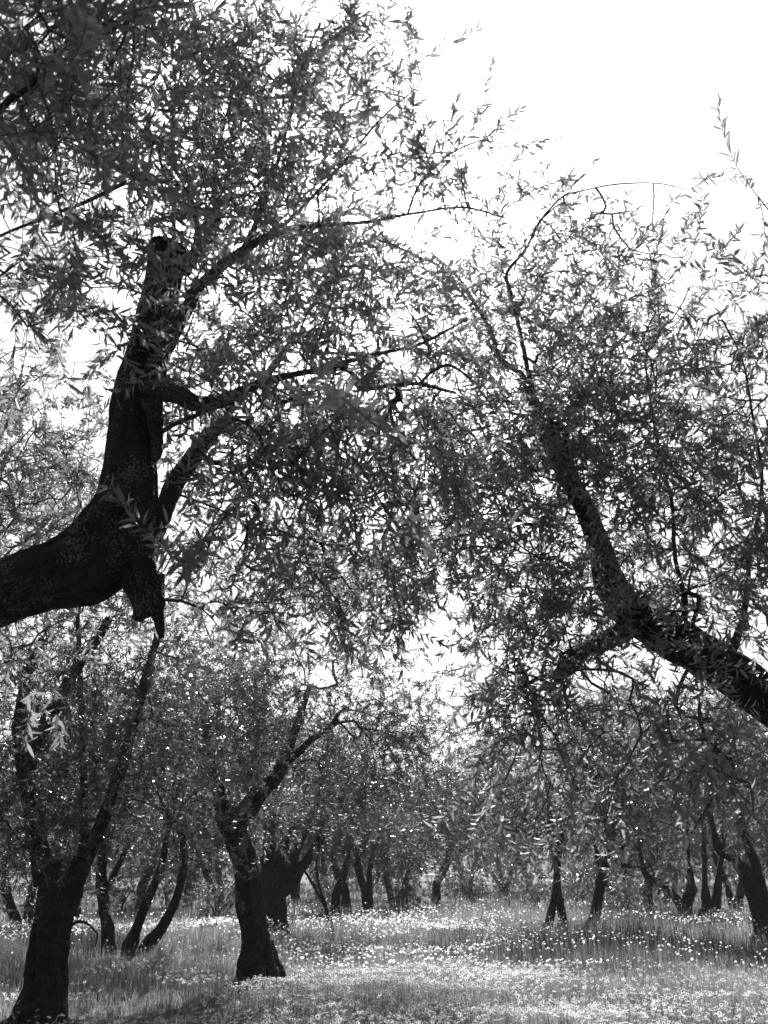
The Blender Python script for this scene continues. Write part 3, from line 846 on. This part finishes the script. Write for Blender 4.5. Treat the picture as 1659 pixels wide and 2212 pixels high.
t, k = px_tree("stout low olive stump splitting into two upright stems beside the burl", 49,
    [[(1528, 1988, 46), (1530, 1962, 40), (1524, 1940, 20), (1522, 1900, 13), (1522, 1860, 12), (1520, 1800, 9)],
     [(1540, 1986, 30), (1546, 1950, 22), (1550, 1915, 18), (1556, 1870, 12), (1562, 1820, 10)]],
    [(1540, 1690, 0, 2.0, 1.7, 1.4, 1.0), (1590, 1600, .4, 1.5, 1.4, 1.0, .5)],
    950, .095, .024, 2, (1534, 1988), None, clumps=30, nseg=18, fan=3, hang=.15, low=1.55, spacing=.034)
cnt += k
t, k = px_tree("olive tree at the right edge with a curved arm arching to the left", 50,
    [[(1648, 2040, 46), (1644, 2000, 38), (1634, 1950, 34), (1620, 1905, 32), (1600, 1868, 30), (1574, 1845, 24), (1552, 1832, 18), (1540, 1790, 12), (1530, 1730, 9)],
     [(1656, 2040, 30), (1652, 1950, 26), (1634, 1880, 22), (1614, 1820, 16), (1600, 1760, 14), (1594, 1700, 11), (1580, 1640, 8)]],
    [(1600, 1600, 0, 1.9, 1.7, 1.6, 1.0), (1660, 1720, 0, 1.5, 1.4, 1.2, .6), (1540, 1660, 0, 1.2, 1.2, 1.0, .4)],
    1150, .09, .023, 2, (1650, 2040), None, clumps=36, nseg=20, fan=3, hang=.15, low=1.55, spacing=.034)
cnt += k
# tree out of frame at the left whose crown fills the sky behind the elbow
t, k = px_tree("olive tree behind the elbowed limb, pale crown showing at the left edge", 51,
    [[(-560, 2290, 200), (-545, 2150, 150), (-530, 1950, 120), (-500, 1700, 110), (-460, 1500, 90)]],
    [(40, 960, 0, .75, .9, .75, 1.0), (-260, 1000, 0, 1.2, 1.2, 1.1, .9), (110, 1130, .2, .5, .7, .4, .45), (120, 830, .1, .35, .5, .3, .16), (30, 1300, .2, .5, .6, .4, .3)],
    700, .066, .0180, 4, (-560, 2290), 8.2, clumps=30, nseg=24, fan=0, mat_=M_LEAF, tight=.3, spacing=.022, Lr=(.22, .44))
cnt += k
print("LEAVES mid", cnt)
# ------------------------------------------------------------------ distant trees: three kinds of crown, each tree with its own trunk
def proto_crown(seed, r, n, ll, lw, H, stems):
    """crown and limbs round a stem at the origin; returns meshes"""
    rng = np.random.default_rng(seed)
    tr = Tree("olive_tree", (0, 0, 0), "x x x x", seed, M_BARK)
    for (dx, dy, rr) in stems:
        w = rng.normal(0, .07, (5, 3)) * np.array([1, 1, .3])
        P = [np.array([dx * .2, dy * .2, -.2]), np.array([dx * .35, dy * .35, .3]) + w[0], np.array([dx * .9, dy * .9, 1.0]) + w[1], np.array([dx * 1.7, dy * 1.7, 1.8]) + w[2], np.array([dx * 2.6, dy * 2.6, 2.7]) + w[3]]
        tr.limb(P, [rr * 1.5, rr * 1.1, rr, rr * .9, rr * .4], "trunk", nseg=12, step=.12, rough=.14, knot=.22, skip=.5)
    T, D = crown_points(rng, (0, 0, H), r, n, 34, .6, .5, .5)
    tr.grow(T, D, rt=.004, node=.35)
    tr.build_branches(3)
    L = rng.uniform(.35, .6, n)
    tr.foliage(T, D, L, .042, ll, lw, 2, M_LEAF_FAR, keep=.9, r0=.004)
    return tr


PROTO = [proto_crown(71, (2.5, 2.3, 1.9), 800, .13, .036, 3.4, [(.3, .1, .15), (-.35, -.1, .12)]),
         proto_crown(72, (2.2, 2.4, 2.2), 800, .13, .036, 3.8, [(.3, .2, .18)]),
         proto_crown(73, (2.8, 2.4, 1.7), 800, .13, .036, 3.2, [(.5, 0, .12), (-.45, .2, .13), (0, -.3, .1)])]


def copy_tree(src, loc, rz, sc, label, group):
    o = src.root.copy()
    COL.objects.link(o)
    o.location = loc; o.rotation_euler = (0, 0, rz); o.scale = (sc, sc, sc)
    o["label"] = label; o["group"] = group
    for ch in list(src.root.children):
        c = ch.copy(); COL.objects.link(c)
        c.parent = o; c.matrix_parent_inverse = Matrix()
    return o


FAR = [  # px of the base, distance, kind, turn, size, label
    (722, 44, 1, .3, .95, "distant olive tree, thin left trunk of the pair behind the squat tree"),
    (752, 46, 1, 2.0, 1.0, "distant olive tree, thin right trunk of the pair behind the squat tree"),
    (790, 42, 0, 4.0, 1.0, "distant olive tree with leaning stem in the middle of the meadow"),
    (862, 49, 2, 1.0, 1.1, "distant olive tree with paired dark trunks at the end of the clearing"),
    (938, 54, 1, 5.0, 1.15, "distant olive tree with one stout leaning trunk at the end of the clearing"),
    (1010, 72, 0, 2.5, 1.2, "far olive tree with hazy crown under the gap of sky"),
    (690, 62, 2, 2.2, 1.1, "far olive trunk group seen through the fork of the squat tree"),
    (640, 58, 0, .9, 1.1, "far olive tree half hidden by the squat forked tree"),
    (1085, 80, 2, 3.3, 1.2, "far olive tree left of the scissor trunks, behind the flowers"),
    (1150, 68, 1, 1.9, 1.15, "distant olive tree half hidden behind the scissor trunks"),
    (1335, 42, 0, 2.9, 1.0, "distant olive tree behind the slanting trunk with the stub"),
    (1400, 50, 1, .4, 1.1, "distant olive tree behind the arched arm"),
    (1450, 62, 2, 1.4, 1.1, "far olive tree framed under the arched arm"),
    (1590, 48, 0, 5.5, 1.1, "distant olive tree between the low stump and the right edge tree"),
    (1700, 44, 2, 4.4, 1.1, "distant olive tree just past the right edge tree"),
    (480, 44, 2, 3.7, 1.05, "distant olive tree in the shade left of the leaning trunk"),
    (410, 52, 0, 1.1, 1.1, "distant olive tree behind the two slanting stems"),
    (170, 36, 1, 2.7, 1.05, "distant olive tree behind the split trunk, left side"),
    (60, 30, 2, .6, 1.0, "olive tree in shade at the left edge behind the split trunk"),
    (-60, 40, 0, 3.0, 1.1, "distant olive tree beyond the left edge"),
    (300, 46, 1, 4.9, 1.1, "distant olive tree between the slim stem and the slanting stems"),
    (560, 70, 1, 1.2, 1.2, "far olive tree behind the leaning trunk"),
]
used = set()
for (px, Y, kd, rz, sc, lab) in FAR:
    d = ray(px, 1950)
    x = d[0] * Y / d[1]
    loc = (x, Y, gz(x, Y))
    grp = "distant olive trees of the grove"
    if kd not in used:
        used.add(kd)
        r = PROTO[kd].root
        r.location = loc; r.rotation_euler = (0, 0, rz); r.scale = (sc, sc, sc); r["label"] = lab; r["group"] = grp
    else:
        copy_tree(PROTO[kd], loc, rz, sc, lab, grp)

# grove beyond that reads as one mass
rng = np.random.default_rng(90)
O, D, N, Ls, Ws, Tn = [], [], [], [], [], []
for i in range(120):
    x = rng.uniform(-75, 75); y = rng.uniform(74, 115)
    n = 460
    p, d_ = crown_points(rng, (x, y, 3.4 + gz(x, y)), (3.4, 3.0, 2.6), n, 24, .8, .6)
    p[:, 2] = np.maximum(p[:, 2], gz(x, y) + rng.uniform(.2, 1.2, n))
    dd = unit(rng.normal(0, 1, (n, 3))); nn = unit(rng.normal(0, 1, (n, 3))); nn = unit(nn - dd * np.sum(nn * dd, -1, keepdims=True))
    O.append(p); D.append(dd); N.append(nn); Ls.append(rng.uniform(.4, .8, n)); Ws.append(rng.uniform(.2, .4, n)); Tn.append(rng.uniform(0, 1, n))
add_obj("treeline", leaves_mesh("treeline", np.vstack(O), np.vstack(D), np.vstack(N), np.concatenate(Ls), np.concatenate(Ws), np.concatenate(Tn), 2), M_LEAF_FAR, kind="stuff", label="far olive foliage closing the view beyond the meadow", category="treeline")

# low dark shrubs
def shrub(px, Y, r, n, label, seed, ll=.06, lw=.03):
    rng = np.random.default_rng(seed)
    d = ray(px, 1930); x = d[0] * Y / d[1]
    b = np.array([x, Y, gz(x, Y)])
    t = Tree("shrub", b, label, seed, M_BARK, "low shrubs under the trees", "shrub")
    for k in range(4):
        a = rng.uniform(0, 6.28)
        t.limb([b + np.array([0, 0, -.05]), b + np.array([.1 * math.cos(a), .1 * math.sin(a), r * .5]), b + np.array([.5 * r * math.cos(a), .5 * r * math.sin(a), r * 1.1])], [.03, .024, .01], "stem", nseg=7, step=.08, rough=.08, knot=.1)
    d3 = unit(rng.normal(0, 1, (n, 3))); T = b + d3 * (rng.random((n, 1)) ** .45) * np.array([r * 1.25, r, r * .85]) + np.array([0, 0, r * .85])
    T[:, 2] = np.maximum(T[:, 2], b[2] + .1)
    D = rng.uniform(.1, .6, n)
    t.grow(T, D, rt=.002, node=.15)
    t.build_branches(3)
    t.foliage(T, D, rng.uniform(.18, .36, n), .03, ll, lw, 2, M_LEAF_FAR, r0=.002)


shrub(1290, 38, 1.15, 330, "dark round shrub between the scissor trunks and the slanting trunk", 61)
shrub(1350, 34, .8, 200, "leafy shrub at the foot of the tree behind the slanting trunk", 62)
shrub(1020, 48, 1.0, 220, "shrub under the hazy crown at the end of the clearing", 63)
shrub(700, 50, .9, 160, "low brush between the thin pair of trunks and the squat tree", 65, .09, .04)
shrub(880, 45, .8, 140, "low brush at the foot of the paired dark trunks", 66, .09, .04)
shrub(985, 56, 1.3, 200, "pale brush closing the end of the clearing", 67, .1, .045)
shrub(1100, 50, 1.4, 220, "wide brush just left of the scissor trunks", 68, .1, .045)
shrub(1160, 44, .9, 150, "small bush behind the foot of the scissor trunks", 69, .09, .04)
shrub(800, 60, 1.2, 180, "far brush behind the leaning stem of the clearing", 70, .1, .045)
shrub(130, 44, 1.2, 170, "brush far behind the split trunk at the left", 81, .09, .04)
shrub(265, 41, 1.0, 160, "brush seen between the slim stem and the slanting stems", 82, .09, .04)
shrub(360, 50, 1.3, 180, "brush behind the two slanting stems", 83, .1, .045)
shrub(545, 54, 1.2, 170, "brush right behind the leaning trunk", 84, .1, .045)
shrub(430, 60, 1.5, 190, "wide brush at the far edge of the shaded meadow", 85, .11, .05)
shrub(1245, 52, 1.2, 170, "brush in the gap between the scissor trunks and the slanting trunk", 86, .1, .045)
shrub(1430, 52, 1.1, 170, "brush framed under the arched arm", 87, .1, .045)
shrub(1600, 56, 1.3, 170, "brush behind the curved arm of the right edge tree", 88, .1, .045)
shrub(470, 33, .9, 220, "shrub in shade left of the leaning trunk", 64)

# ------------------------------------------------------------------ meadow
def wedge(rng, n, y0, y1, margin=1.25, pw=1.0):
    """places in the meadow between two distances, evenly over the ground"""
    u = rng.random(n)
    y = np.sqrt(y0 ** 2 + u * (y1 ** 2 - y0 ** 2)) if pw == 1.0 else y0 + (y1 - y0) * u ** pw
    half = .42 * y * margin
    x = rng.uniform(-1, 1, n) * half
    return x, y


def tall(x, y):
    """how tall the grass grows: patches of rank growth, short near the front left"""
    a = .5 + .5 * n2(x, y, .16, 31) + .35 * n2(x, y, .5, 32)
    b = np.clip((y - 15.5) / 7, 0, 1)
    c = np.clip(n2(x, y, .9, 33) + .5 * n2(x, y, 2.3, 34), -.6, 1)
    w = np.clip(n2(x, y, .33, 35) + .6 * n2(x, y, 1.2, 36) - .35, 0, 1)
    return np.clip(.07 + .09 * np.clip(a, 0, 1.2) + b * (.04 + .22 * np.clip(a, 0, 1.2) ** 1.5), .05, .45) * (1 + .75 * c) + w * (.12 + .5 * b)


def grass(rng, x, y, h, w, seg):
    for (bx, by) in BASES:
        d = np.hypot(x - bx, y - by)
        h = h * np.clip((d - .3) / .45, .4, 1)
    n = len(x)
    z = ground_z(x, y)
    az = rng.uniform(0, 2 * math.pi, n)
    lean = rng.uniform(.05, .6, n) * h
    s = np.stack([np.cos(az), np.sin(az), 0 * az], -1)
    az2 = az + rng.normal(math.pi / 2, .5, n)
    l = np.stack([np.cos(az2), np.sin(az2), 0 * az2], -1) * lean[:, None]
    b = np.stack([x, y, z - .01], -1)
    up = np.array([0, 0, 1.0])
    if seg == 2:
        m = b + l * .35 + up * (h * .6)[:, None]
        t = b + l + up * (h * .95)[:, None]
        v = np.stack([b - s * w[:, None], b + s * w[:, None], m - s * (w * .8)[:, None], m + s * (w * .8)[:, None], t], 1)
        i = np.arange(n)[:, None] * 5
        return v.reshape(-1, 3), i + np.array([[0, 1, 3, 2]]), i + np.array([[2, 3, 4]]), 5
    t = b + l * .7 + up * h[:, None]
    v = np.stack([b - s * w[:, None], b + s * w[:, None], t], 1)
    i = np.arange(n)[:, None] * 3
    return v.reshape(-1, 3), np.zeros((0, 4), int), i + np.array([[0, 1, 2]]), 3


BASES = [tuple(o.location)[:2] for o in COL.objects if o.name.startswith('olive_tree') and o.type == 'EMPTY' and o.location.y < 34]
rng = np.random.default_rng(101)
VV, QQ, TT, TO, nv = [], [], [], [], 0
for (n, y0, y1, seg, wlo, whi, hs) in ((20000, 6, 11.2, 2, .002, .0045, 1.0), (98000, 11.2, 20, 2, .0022, .0045, 1.0), (80000, 20, 34, 1, .004, .009, 1.1), (60000, 34, 62, 1, .008, .016, 1.15), (25000, 62, 100, 1, .015, .03, 1.2)):
    x, y = wedge(rng, n // 10, y0, y1)
    sp = .05 if seg == 2 else (.09 if y1 < 50 else .2)
    x = np.repeat(x, 10) + rng.normal(0, sp, len(x) * 10); y = np.repeat(y, 10) + rng.normal(0, sp, len(y) * 10); n = len(x)
    hk = np.repeat(rng.uniform(.55, 1.35, n // 10), 10)
    h = hk * tall(x, y) * rng.uniform(.45, 1.25, n) * hs
    v, q, t, k = grass(rng, x, y, h, rng.uniform(wlo, whi, n), seg)
    VV.append(v); TO.append(np.repeat(np.clip(.46 + .75 * n2(x, y, .30, 44) + .3 * n2(x, y, 1.1, 45) + rng.normal(0, .2, n) + np.repeat(rng.normal(0, .22, n // 10), 10), 0, 1), k))
    if len(q): QQ.append(q + nv)
    TT.append(t + nv); nv += len(v)
# taller flowering stalks and dry stems standing over the grass
for (n, y0, y1, w) in ((900, 11, 18, .0022), (3200, 18, 34, .0035), (2200, 34, 60, .006)):
    x, y = wedge(rng, n, y0, y1)
    v, q, t, k = grass(rng, x, y, rng.uniform(.3, .75, n) * np.clip(.5 + (y - 11) / 14, .5, 1), np.full(n, w), 2)
    VV.append(v); TO.append(np.full(len(v), .0)); QQ.append(q + nv); TT.append(t + nv); nv += len(v)
add_obj("grass", mk_mesh("grass", np.vstack(VV), [np.vstack(QQ), np.vstack(TT)], tone=np.concatenate(TO)), M_GRASS, kind="stuff", label="uncut meadow grass under the olive trees", category="grass")


# daisies
def daisy_parts(npet, R, reflex, rng):
    """flower head at the origin facing +z: petals and a domed disc"""
    V, F, mi = [], [], []
    for k in range(npet):
        a = 2 * math.pi * k / npet + rng.normal(0, .06)
        r = R * rng.uniform(.88, 1.06); w = R * 2.1 / npet * 1.25
        c, s = math.cos(a), math.sin(a)
        dz = -reflex * r * rng.uniform(.5, 1.3)
        i = len(V)
        V += [(c * R * .25, s * R * .25, 0), (c * r * .75 - s * w * .5, s * r * .75 + c * w * .5, dz * .5), (c * r, s * r, dz), (c * r * .75 + s * w * .5, s * r * .75 - c * w * .5, dz * .5)]
        F.append((i, i + 3, i + 2, i + 1)); mi.append(0)
    i = len(V); m = 6
    V += [(R * .32 * math.cos(2 * math.pi * k / m), R * .32 * math.sin(2 * math.pi * k / m), R * .03) for k in range(m)] + [(0, 0, R * .2)]
    for k in range(m): F.append((i + k, i + (k + 1) % m, i + m, i + m)); mi.append(1)
    return np.array(V), F, mi


def flower_density(x, y):
    d = np.clip((n2(x, y, .22, 51) + .8 * n2(x, y, .75, 52) + .15) * 2.2, 0, 1.2)
    front = np.clip((17.5 - y) / 3.5, 0, 1) * np.clip((x + 2.2) / 2.0, 0, 1)
    shade = np.clip((-x - .5) / 2, 0, 1) * np.clip((17 - y) / 3, 0, 1)
    back = np.clip((y - 17) / 3, 0, 1) * np.clip((x + 3) / 4, 0, 1)
    return np.clip(.07 + .12 * back * (1 + d) + .55 * d ** 1.4 + .95 * front * (.4 + .6 * d) - .2 * shade, .02, 1.3)


rng = np.random.default_rng(202)
X, Y_ = [], []
for (n, y0, y1) in ((19000, 10, 17), (30000, 17, 30), (9000, 30, 50)):
    x, y = wedge(rng, n, y0, y1, 1.1)
    k = rng.random(n) < flower_density(x, y) / 1.3
    for (bx, by) in BASES: k &= np.hypot(x - bx, y - by) > .62
    X.append(x[k]); Y_.append(y[k])
X = np.concatenate(X); Y_ = np.concatenate(Y_)
o_ = np.argsort(Y_ + np.where(np.abs(X) > .37 * Y_, 50, 0) + np.where(Y_ < 11.3, 40, 0))
X, Y_ = X[o_], Y_[o_]
Hs = np.clip(tall(X, Y_) * rng.uniform(.8, 1.3, len(X)) + .09, .12, .7)
protos = [daisy_parts(14, .025, .15, rng), daisy_parts(13, .023, .5, rng), daisy_parts(15, .026, .3, rng)]


lite = [daisy_parts(8, .025, .2, rng), daisy_parts(7, .024, .45, rng)]


def rot_to(n):
    a = np.array([1.0, 0, 0]) if abs(n[0]) < .8 else np.array([0, 1.0, 0])
    u = unit(np.cross(a, n)); return np.stack([u, np.cross(n, u), n], 1)


def tilt(rng):
    t = abs(rng.normal(.6, .4)); a = rng.uniform(0, 6.283)
    return np.array([math.sin(t) * math.cos(a), math.sin(t) * math.sin(a), math.cos(t)])


NS = 300
daisy_meshes = []
for (V, F, mi) in protos:
    for hh in (.19, .24, .29):
        nrm = tilt(rng); Rm = rot_to(nrm)
        V2 = V @ Rm.T + np.array([.02, .0, hh])
        i = len(V2)
        st = np.array([[0, 0, -.02], [.004, 0, -.02], [.002, .003, -.02], [.012, .004, hh * .6], [.016, .004, hh * .6], [.014, .007, hh * .6], [.02, 0, hh], [.022, 0, hh], [.021, .002, hh]])
        F2 = [f if f[2] != f[3] else f[:3] for f in F]
        m2 = list(mi)
        for lv in (0, 3):
            for k in range(3): F2.append((i + lv + k, i + lv + (k + 1) % 3, i + lv + 3 + (k + 1) % 3, i + lv + 3 + k)); m2.append(2)
        me = bpy.data.meshes.new("daisy")
        me.from_pydata([tuple(p) for p in np.vstack([V2, st])], [], [tuple(int(q) for q in f) for f in F2])
        at = me.attributes.new("tone", 'FLOAT', 'POINT'); at.data.foreach_set("value", np.full(len(me.vertices), .5, np.float32))
        me.polygons.foreach_set("material_index", np.array(m2, np.int32))
        for m in (M_PETAL, M_DISC, M_GRASS): me.materials.append(m)
        daisy_meshes.append(me)
for i in range(NS):
    o = bpy.data.objects.new("daisy", daisy_meshes[i % len(daisy_meshes)])
    COL.objects.link(o)
    o.location = (X[i], Y_[i], gz(X[i], Y_[i]))
    o.rotation_euler = (0, 0, rng.uniform(0, 6.283))
    s = rng.uniform(.8, 1.2); o.scale = (s, s, s)
    o["label"] = "small white daisy near the bottom edge of the sunlit meadow"
    o["category"] = "daisy"
    o["group"] = "white daisies in the meadow"
VV, QQ, TT, MI_q, MI_t, nv = [], [], [], [], [], 0
for i in range(NS, len(X)):
    far = Y_[i] > 17
    sc = rng.uniform(.8, 1.25) * (1.0 if not far else (.95 if Y_[i] < 28 else 1.2))
    nrm = tilt(rng); Rm = rot_to(nrm)
    p = np.array([X[i], Y_[i], float(0)])
    if not far:
        V, F, mi = protos[i % 3] if Y_[i] < 13.6 else lite[i % 2]
        q = np.array(F[:-6]); t = np.array([f[:3] for f in F[-6:]])
        v = V
    else:
        m = 6
        v = np.array([(.021 * math.cos(2 * math.pi * k / m), .021 * math.sin(2 * math.pi * k / m), -.004) for k in range(m)])
        q = np.array([(0, 1, 2, 3), (0, 3, 4, 5)]); t = np.zeros((0, 3), int)
    v = (v * sc) @ Rm.T + p + np.array([0, 0, Hs[i]])
    VV.append(v); QQ.append(q + nv); MI_q += [0] * len(q)
    if len(t): TT.append(t + nv); MI_t += [1] * len(t)
    nv += len(v)
    if Y_[i] < 22:      # its stalk
        c = v.mean(0); g = np.array([c[0] + rng.normal(0, .02), c[1] + rng.normal(0, .02), -.01]); sx = np.array([.0016, 0, 0])
        VV.append(np.array([g - sx, g + sx, c + sx, c - sx])); QQ.append(np.array([[0, 1, 2, 3]]) + nv); MI_q += [2]; nv += 4
V = np.vstack(VV)
V[:, 2] += ground_z(V[:, 0], V[:, 1])
add_obj("daisies", mk_mesh("daisies", V, [np.vstack(QQ), np.vstack(TT)], tone=np.full(len(V), .5), smooth=False, matidx=MI_q + MI_t), [M_PETAL, M_DISC, M_GRASS], kind="stuff", label="white daisies scattered through the grass back to the trees", category="daisies")

# ------------------------------------------------------------------ thin summer haze
HB = ((-150, -40, -1.5), (150, 135, 14.5))
hv = np.array([[HB[i][0], HB[j][1], HB[k][2]] for k in (0, 1) for j in (0, 1) for i in (0, 1)], float)
hm = bpy.data.materials.new("haze"); hm.use_nodes = True
ht = hm.node_tree
ht.nodes.remove(ht.nodes["Principled BSDF"])
pv = ht.nodes.new("ShaderNodeVolumePrincipled")
pv.inputs["Color"].default_value = (.95, .95, .95, 1)
pv.inputs["Density"].default_value = 0.0005
pv.inputs["Anisotropy"].default_value = 0.86
ht.links.new(pv.outputs[0], ht.nodes["Material Output"].inputs["Volume"])
add_obj("haze", mk_mesh("haze", hv, [np.array([[0, 2, 3, 1], [4, 5, 7, 6], [0, 1, 5, 4], [2, 6, 7, 3], [0, 4, 6, 2], [1, 3, 7, 5]])], smooth=False), hm, kind="stuff", label="thin sunlit haze hanging in the whole grove", category="haze")
print("TRIS", sum(len(m.loops) - 2 * len(m.polygons) for m in bpy.data.meshes))
